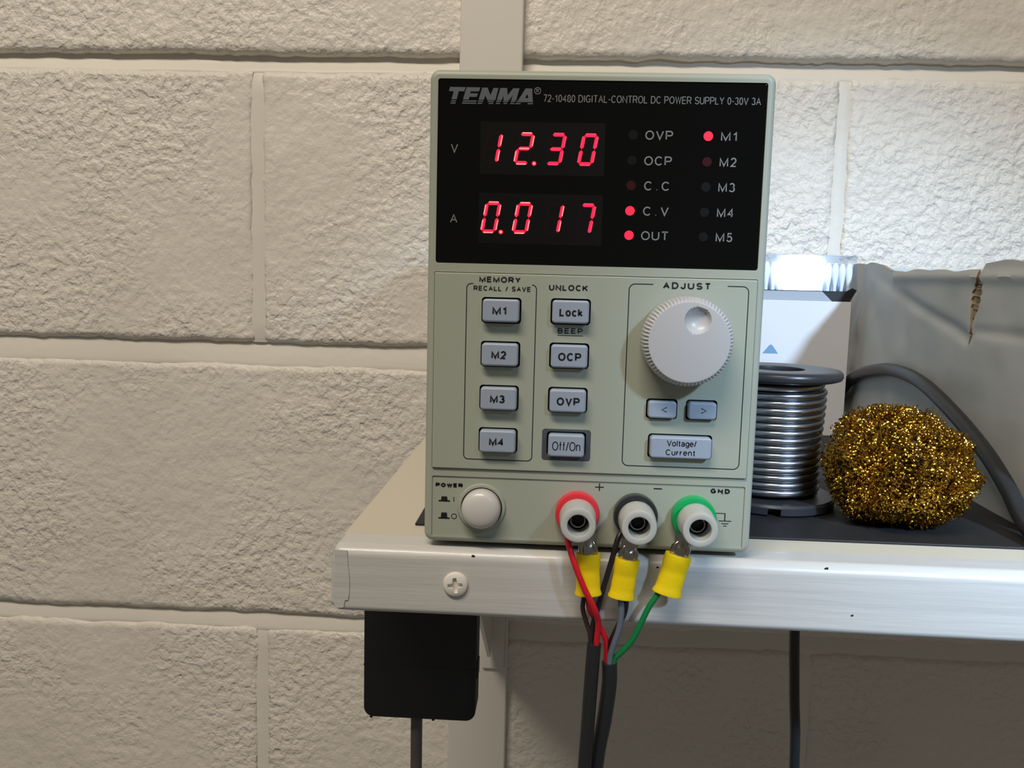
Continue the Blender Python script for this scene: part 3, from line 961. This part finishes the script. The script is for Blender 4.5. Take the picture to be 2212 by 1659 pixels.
mk('green_wire', M1(tube(spline([(25.4, -8, -6.5), (24.3, -8, -10.1), (21.5, -8, -14.8), (19.2, -8, -20.3), (16.4, -7.6, -26.9), (12.9, -6.6, -31.8), (11.0, -5.8, -34.6), (10.6, -5.6, -40)], 7), 1.0, 12)), M_WGRN, lb)
crimp(lb, (.8, 2.6), (1.3, -11.4), 8.2, -8)
crimp(lb, (13.8, 1.3), (12.2, -12.0), 8.2, -8)
crimp(lb, (30.4, 3.4), (27.0, -10.0), 9.0, -8)

# ------------------------------------------------------------------ solder reel
sx, sy_ = 79.7, 78.0
rl = thing('solder_reel', 'black reel of thick grey solder wire beside the power supply', 'reel', (sx, sy_, 1))
def ringv(prof, n=72):
    return lathe(prof, (sx, sy_, 1), (0, 0, 1), n, False, False)
mk('top_flange', M1(ringv([(10.8, 50), (10.8, 56.2), (11.2, 56.6), (23.0, 56.9), (25.0, 56.6), (25.9, 55.6), (26.0, 54.2), (25.4, 53.0), (23.5, 52.4), (12, 52.2)])), M_REEL, rl, angle=50)
mk('hub', M1(ringv([(10.7, 1), (10.7, 55.6), (14, 55.6), (14, 1)], 48)), M_REEL, rl)
bf = M1(lathe([(12, .0), (24.5, .0), (25.6, .8), (25.8, 3.6), (25.0, 4.6), (12, 5.2)], (sx, sy_, 1), (0, 0, 1), 72, True, True))
bf = boolean_cut(bf, [rbox(sx - 6.5, sx - 1.5, sy_ - 30, sy_ - 18, -2, 4.3, 0), rbox(sx + 18, sx + 30, sy_ - 2, sy_ + 3, -2, 4.3, 0)])
mk('bottom_flange', bf, M_REEL, rl, angle=40)
path = []
turns, rw = 15, 1.55
z0 = 6.6
for i in range(turns * 40 + 1):
    a = 2 * math.pi * i / 40
    tt = i / (turns * 40.0)
    R_ = 18.2 - (1.1 if tt > .955 else 0) - (.5 * math.sin(tt * 5))
    path.append((sx + R_ * math.cos(a), sy_ + R_ * math.sin(a), z0 + tt * (turns * 3.02)))
mk('solder_wire', M1(tube(path, rw, 12)), M_SOLDER, rl, angle=60)

# ------------------------------------------------------------------ brass wool
def wool_surface(dirs, s=1.0):
    """ragged lump: radius in mm for unit directions"""
    x, y, z = dirs[:, 0], dirs[:, 1], dirs[:, 2]
    bump = 1 + .05 * np.sin(2.2 * x + 1.5 * z + 1) + .04 * np.sin(4 * y - 3 * x) + .09 * vnoise(x * 3.5 + 5, z * 3.5 + y * 2, 4)
    zz = np.where(z < 0, np.maximum(z, -.93), z)
    P = np.stack([x * 27.2, y * 27.0, zz * 21.8], -1) * (bump * s)[:, None]
    P[:, 2] += np.where(x > -.2, 2.2, 2.2 + (x + .2) * 5) * np.clip(z + .3, 0, 1)
    return P
wc = np.array([121.5, 55.0, 21.4])
wl = thing('brass_wool', 'golden tangle of curly brass wool lying on the black mat', 'brass wool', (121.5, 55, 1))
nth, nph = 40, 24
th, ph = np.meshgrid(np.linspace(0, 2 * math.pi, nth, endpoint=False), np.linspace(.02, math.pi - .02, nph))
dirs = np.stack([np.cos(th) * np.sin(ph), np.sin(th) * np.sin(ph), np.cos(ph)], -1).reshape(-1, 3)
P = wool_surface(dirs, .84) + wc
core = MB()
idx = np.arange(nth * nph).reshape(nph, nth)
core.add(P.tolist(), [(int(idx[i, j]), int(idx[i + 1, j]), int(idx[i + 1, (j + 1) % nth]), int(idx[i, (j + 1) % nth])) for i in range(nph - 1) for j in range(nth)])
mk('shade_core', core, M_BRASSD, wl)  # dark filler lump added as the shade between the strands
N, SG = 7500, 15
d = RNG.normal(size=(N, 3)); d /= np.linalg.norm(d, axis=1)[:, None]
depth = 1.03 - .22 * RNG.random(N) ** 1.3
cen = wool_surface(d, 1.0) * depth[:, None] + wc
stray = RNG.random(N) < .035
cen[stray] += d[stray] * RNG.uniform(.5, 3.0, (int(stray.sum()), 1))
ax = RNG.normal(size=(N, 3)); ax -= d * (np.sum(ax * d, 1) * .7)[:, None]; ax /= np.linalg.norm(ax, axis=1)[:, None]
u = np.cross(ax, RNG.normal(size=(N, 3))); u /= np.linalg.norm(u, axis=1)[:, None]
v_ = np.cross(ax, u)
R0 = RNG.uniform(.7, 1.5, N); tw = RNG.uniform(1.0, 2.2, N); ln = RNG.uniform(2.0, 5.0, N); ww = RNG.uniform(.16, .30, N)
ts = np.linspace(-.5, .5, SG + 1)
ang = 2 * math.pi * tw[:, None] * ts[None]
ctr = cen[:, None, :] + ax[:, None, :] * (ln[:, None] * ts[None])[..., None] + R0[:, None, None] * (u[:, None] * np.cos(ang)[..., None] + v_[:, None] * np.sin(ang)[..., None])
e1 = ctr + ax[:, None, :] * ww[:, None, None]
e2 = ctr - ax[:, None, :] * ww[:, None, None]
V = np.stack([e1, e2], 2).reshape(-1, 3)
V[:, 2] = np.maximum(V[:, 2], 1.05 + RNG.random(len(V)) * .1)
base = (np.arange(N) * (SG + 1) * 2)[:, None] + (np.arange(SG) * 2)[None]
F = np.stack([base, base + 1, base + 3, base + 2], -1).reshape(-1, 4)
st = MB(); st.v = V.tolist(); st.f = F.tolist(); st.m = [0] * len(F)
tag(mk('brass_strands', st, M_BRASS, wl, angle=180), kind='stuff')

# ------------------------------------------------------------------ box of cotton buds
cb = thing('cotton_bud_box', 'white card box with a clear tray on top, behind the solder reel', 'box', (130, 265, 1))
BX0, BX1, BY0, BY1 = 93.0, 163.2, 250.0, 278.0
mk('card_front', M1(rbox(BX0, BX1, BY0, BY0 + .6, 1.0, 82.4, .2, 1)), M_CARD, cb)
mk('card_back', M1(rbox(BX0, BX1, BY1 - .6, BY1, 1.0, 86, .2, 1)), M_CARD, cb)
for x in (BX0, BX1 - .6):
    mk('card_side', M1(rbox(x, x + .6, BY0 + .6, BY1 - .6, 1.0, 82.4, .2, 1)), M_CARD, cb)
mk('inner_flap', M1(prism([(BX0 + 1, 70), (152.5, 70), (152.5, 81.9), (145.8, 88.2), (BX0 + 1, 88.0)], BY0 + 1.3, BY0 + .9)), M_CARDG, cb, smooth=False)
mk('interior_shade', M1(prism([(BX0 + .7, 4), (BX1 - .7, 4), (BX1 - .7, 82), (BX1 + 3.2, 89.4), (BX1 + .6, 90.6), (BX1 - 3, 88.6), (BX0 + .7, 88.4)], BY0 + 2.6, BY0 + 2.0)), M_FLATK, cb, smooth=False)  # black sheet put in as the shade inside the open box top
mk('print_triangle', M1(prism([(112.3, 50.2), (121.7, 50.2), (119.6, 53.2), (118.1, 55.2), (117.1, 55.7), (116.1, 55.2), (114.6, 53.2)], BY0 + .05, BY0 - .05)), M_BLUEP, cb, smooth=False)
mk('print_band', M1(prism([(BX0 + 2, 46.2), (138, 45.6), (138, 48.4), (BX0 + 2, 50.1)], BY0 + .05, BY0 - .04)), M_CARD, cb, smooth=False)
# clear tray, leaning back a little
tilt, yaw = math.radians(11.7), math.radians(1.4)
def tl(v):
    out = []
    for x, y, z in v:
        dy, dz = y - BY0, z - 88.6
        yy, zz = dy * math.cos(tilt) + dz * math.sin(tilt), dz * math.cos(tilt) - dy * math.sin(tilt)
        xx = x - 130
        out.append((130 + xx * math.cos(yaw) - yy * math.sin(yaw), BY0 + xx * math.sin(yaw) + yy * math.cos(yaw), 88.6 + zz))
    return out
TX0, TX1, TY1, TZ1 = 94.0, 166.4, BY0 + 20, 110.2
def clear(name, *a):
    v, f = rbox(*a, .15, 1)
    return mk(name, M1((tl(v), f)), M_CLEAR, cb, smooth=False)
clear('tray_front', TX0, TX1, BY0, BY0 + .35, 88.6, TZ1)
clear('tray_side', TX1 - .35, TX1, BY0 + .35, TY1, 88.6, TZ1)
clear('tray_top', TX0, TX1, BY0, TY1, TZ1, TZ1 + .35)
v, f = rbox(TX0, TX1 - .5, TY1 - .4, TY1, 88.8, TZ1 - .4, .1, 1)
mk('tray_liner', M1((tl(v), f)), M_BLUEBACK, cb, smooth=False)
bud_prof = [(1.1, -52), (1.1, 0), (1.15, 1.5), (1.5, 4.5), (1.85, 7.5), (2.0, 10), (1.95, 12.2), (1.6, 13.9), (.9, 14.9), (.02, 15.2)]
bm_ = None
nb = 17
for i in range(nb):
    x = 97.5 + i * 4.1
    if bm_ is None:
        o = thing('cotton_bud', '', 'cotton bud', (x, BY0 + 6.2, 40), 'cotton buds')
        s_ = mk('stick', M1(lathe([(1.1, 0), (1.1, 53)], (x, BY0 + 6.2, 40), (0, .035, 1), 12, True, True)), M_STICK, o)
        h_ = mk('cotton_tip', M1(lathe([(1.12, 51.5), (1.5, 54.5), (1.85, 57), (2.0, 59.5), (1.95, 62), (1.6, 64), (.9, 65.2), (.02, 65.5)], (x, BY0 + 6.2, 40), (0, .035, 1), 16, True, True)), M_COTTON, o)
        bm_ = (o, s_, h_)
    else:
        o = bm_[0].copy(); C.objects.link(o)
        o.location = Vector((x, BY0 + 6.2, 40 + random.uniform(-.3, .3))) * K
        for p in bm_[1:]:
            q = p.copy(); C.objects.link(q); q.parent = o
    o['label'] = 'white cotton bud standing upright in the row inside the clear tray' if i < nb - 1 else 'rightmost white cotton bud, against the end wall of the clear tray'

# ------------------------------------------------------------------ torn carton
ct = thing('carton', 'open white-lined cardboard carton with a torn top edge, at the right end', 'carton', (250, 160, 1))
CX = 170.0
ZB = 1.05
ys = np.concatenate([np.linspace(38, 105, 46), np.linspace(105, 292, 90)])
zs = np.linspace(0, 1, 61)
TEARY, TEARZ = 105.0, 67.0
def top_z(y):
    t = 100.6 + .4 * math.sin(y * .09) + .35 * math.sin(y * .23 + 1)
    if y < TEARY: t += 3.2 - .9 * math.exp(-(TEARY - y) / 3)
    if y > 195: t += 5.2 * min(1, (y - 195) / 45) ** 1.2
    return t
def tear_half(z):
    return float(np.interp(z, [TEARZ, TEARZ + 2, 72, 76, 79, 84, 90, 94, 97, 99, 106], [0, .7, 1.6, 1.0, 1.6, 3.6, 4.2, 3.4, 1.3, 1.4, 2.6])) * (1 + .18 * math.sin(z * 2.1))
def tear_mid(z):
    return .16 * (93 - max(z, TEARZ)) + .4 * math.sin(z * .5)
def bulge(y, z):
    s = 0.0
    s += -1.5 * math.exp(-((z - (70 + (y - 105) * .22)) / 3.0) ** 2) * (1 / (1 + math.exp(-(y - 106) / 2))) * math.exp(-max(0, y - 175) / 30)
    s += -.9 * math.exp(-((z - 74) / 2.2) ** 2) * (y < 104)
    s += 1.4 * math.exp(-((z - 97.5) / 2.2) ** 2) * (y < 200)
    s += 2.6 * math.sin((y - 105) * .025) * max(0, z - 40) / 60
    s += .6 * float(vnoise(np.array([y / 14.0]), np.array([z / 14.0]), 8)[0])
    if y > 200: s -= 3.2 * ((y - 200) / 90) ** 2
    return s
def panel_grid(ysub, which):
    mbp = MB()
    rows = []
    for y in ysub:
        col = []
        for t in zs:
            z = ZB + t * (top_z(y) - ZB)
            y_ = y
            edge = math.exp(-abs(y - TEARY) / 5.0)
            edge = math.exp(-abs(y - TEARY) / 7.0)
            y_ = y + edge * (tear_half(z) * (-1 if which == 0 else 1) + tear_mid(z))
            col.append((CX - bulge(y, z), y_, z))
        rows.append(col)
    n0, n1 = len(rows), len(zs)
    vA = [p for c_ in rows for p in c_]
    vB = [(x + 1.6, y, z) for x, y, z in vA]
    N0 = len(vA)
    f = []
    for i in range(n0 - 1):
        for j in range(n1 - 1):
            a = i * n1 + j
            f.append((a, a + 1, a + n1 + 1, a + n1))
            f.append((N0 + a, N0 + a + n1, N0 + a + n1 + 1, N0 + a + 1))
    bnd = [i * n1 for i in range(n0)] + [(n0 - 1) * n1 + j for j in range(1, n1)] + [i * n1 + n1 - 1 for i in range(n0 - 2, -1, -1)] + [j for j in range(n1 - 2, 0, -1)]
    mbp.add(vA + vB, f, 0)
    side = [(a, b, b + N0, a + N0) for a, b in zip(bnd, bnd[1:] + bnd[:1])]
    mbp.f.extend(side); mbp.m.extend([1] * len(side))
    return mbp
left = panel_grid(ys[:46], 0)
right = panel_grid(ys[46:], 1)
mk('side_panel', left, [M_CARTON, M_BROWN], ct, angle=40)
mk('side_panel', right, [M_CARTON, M_BROWN], ct, angle=40)
# frayed inner ply showing in the tear and closing the wall below it
tearply = MB()
lp = []
for z in np.linspace(TEARZ - 4, 98.5, 60):
    c_ = TEARY + tear_mid(z)
    hw = tear_half(z) + 1.2
    j = .5 * random.uniform(-1, 1)
    bx = CX - bulge(105, z)
    lp.append([(bx + .7 + j * .5, c_ - hw, z), (bx + 1.5 + j, c_, z), (bx + .7 - j * .5, c_ + hw, z), (bx + 2.2, c_ + hw, z), (bx + 2.4, c_ - hw, z)])
tearply.add(*loft(lp))
mk('torn_ply', tearply, M_BROWN, ct, smooth=False)
mk('back_panel', M1(rbox(CX + 1, 420, 292, 293.6, ZB, 104, .3, 1)), M_CARTON, ct)
mk('front_panel', M1(rbox(CX + 1.5, 420, 36.2, 37.8, ZB, 102, .3, 1)), M_CARTON, ct)
mk('far_panel', M1(rbox(418.4, 420, 37.9, 291.9, ZB, 102, .3, 1)), M_CARTON, ct)
mk('bottom_panel', M1(rbox(CX + 4, 418, 38.2, 291.6, ZB, ZB + 1.6, .3, 1)), M_CARTON, ct)

# ------------------------------------------------------------------ thick black lead arching over the brass wool
cab = MB()
cab.add(*tube(spline([(168.5, 291, 14), (168.2, 270, 28), (167.6, 248.3, 38.2), (166, 213.7, 45.2), (164.8, 179.5, 48.8), (164.2, 143.1, 46.9), (164, 105.8, 37.9), (164, 73.6, 26.6), (164, 52.8, 16.1), (163.6, 40.1, 8.2), (163, 28, 4.6), (164, 8, 3.6)], 8), 3.3, 16))
tag(mk('power_lead', cab, M_SHEATH, origin=(163, 150, 1)), 'thick black lead arching along the carton behind the brass wool', 'cable')

# ------------------------------------------------------------------ black adaptor box under the shelf
ad = thing('adaptor_box', 'black plastic adaptor box hanging under the left end of the shelf', 'adaptor', (-65, 75, -94.5))
mk('housing', M1(slab(-88.6, -41.1, -94.2, -5, 74, 60, 4.2, 1.0, 6, 3)), M_BBOX, ad, angle=40)
mk('seam', M1(slab(-88.68, -41.02, -71.3, -70.9, 73, 59.95, .1)), M_FLATK, ad, smooth=False)
mk('side_clip', M1(rbox(-41.3, -40.5, 62, 70, -76, -69, .3, 1)), M_BBOX, ad)
for x in (-85.5, -59):
    mk('latch_pin', M1(rbox(x - .6, x + .6, 61, 63, -95.2, -94, .3, 1)), M_BBOX, ad)
mk('lead', M1(tube(spline([(-66.9, 67, -92), (-66.9, 67, -110), (-66.6, 68, -150), (-66, 80, -260), (-66, 90, -420)], 6), 2.5, 14)), M_GCABLE, ad)

# ------------------------------------------------------------------ single black cable dropping behind the lip
dc = M1(tube(spline([(104, 120, -4.5), (105.0, 120, -40), (105.8, 120, -74), (107.6, 120, -104), (109.9, 120, -141), (112, 122, -250), (113, 126, -420)], 6), 2.4, 14))
tag(mk('hanging_cable', dc, M_SHEATH, origin=(106, 120, -200)), 'single thin black cable hanging straight down behind the shelf lip', 'cable')
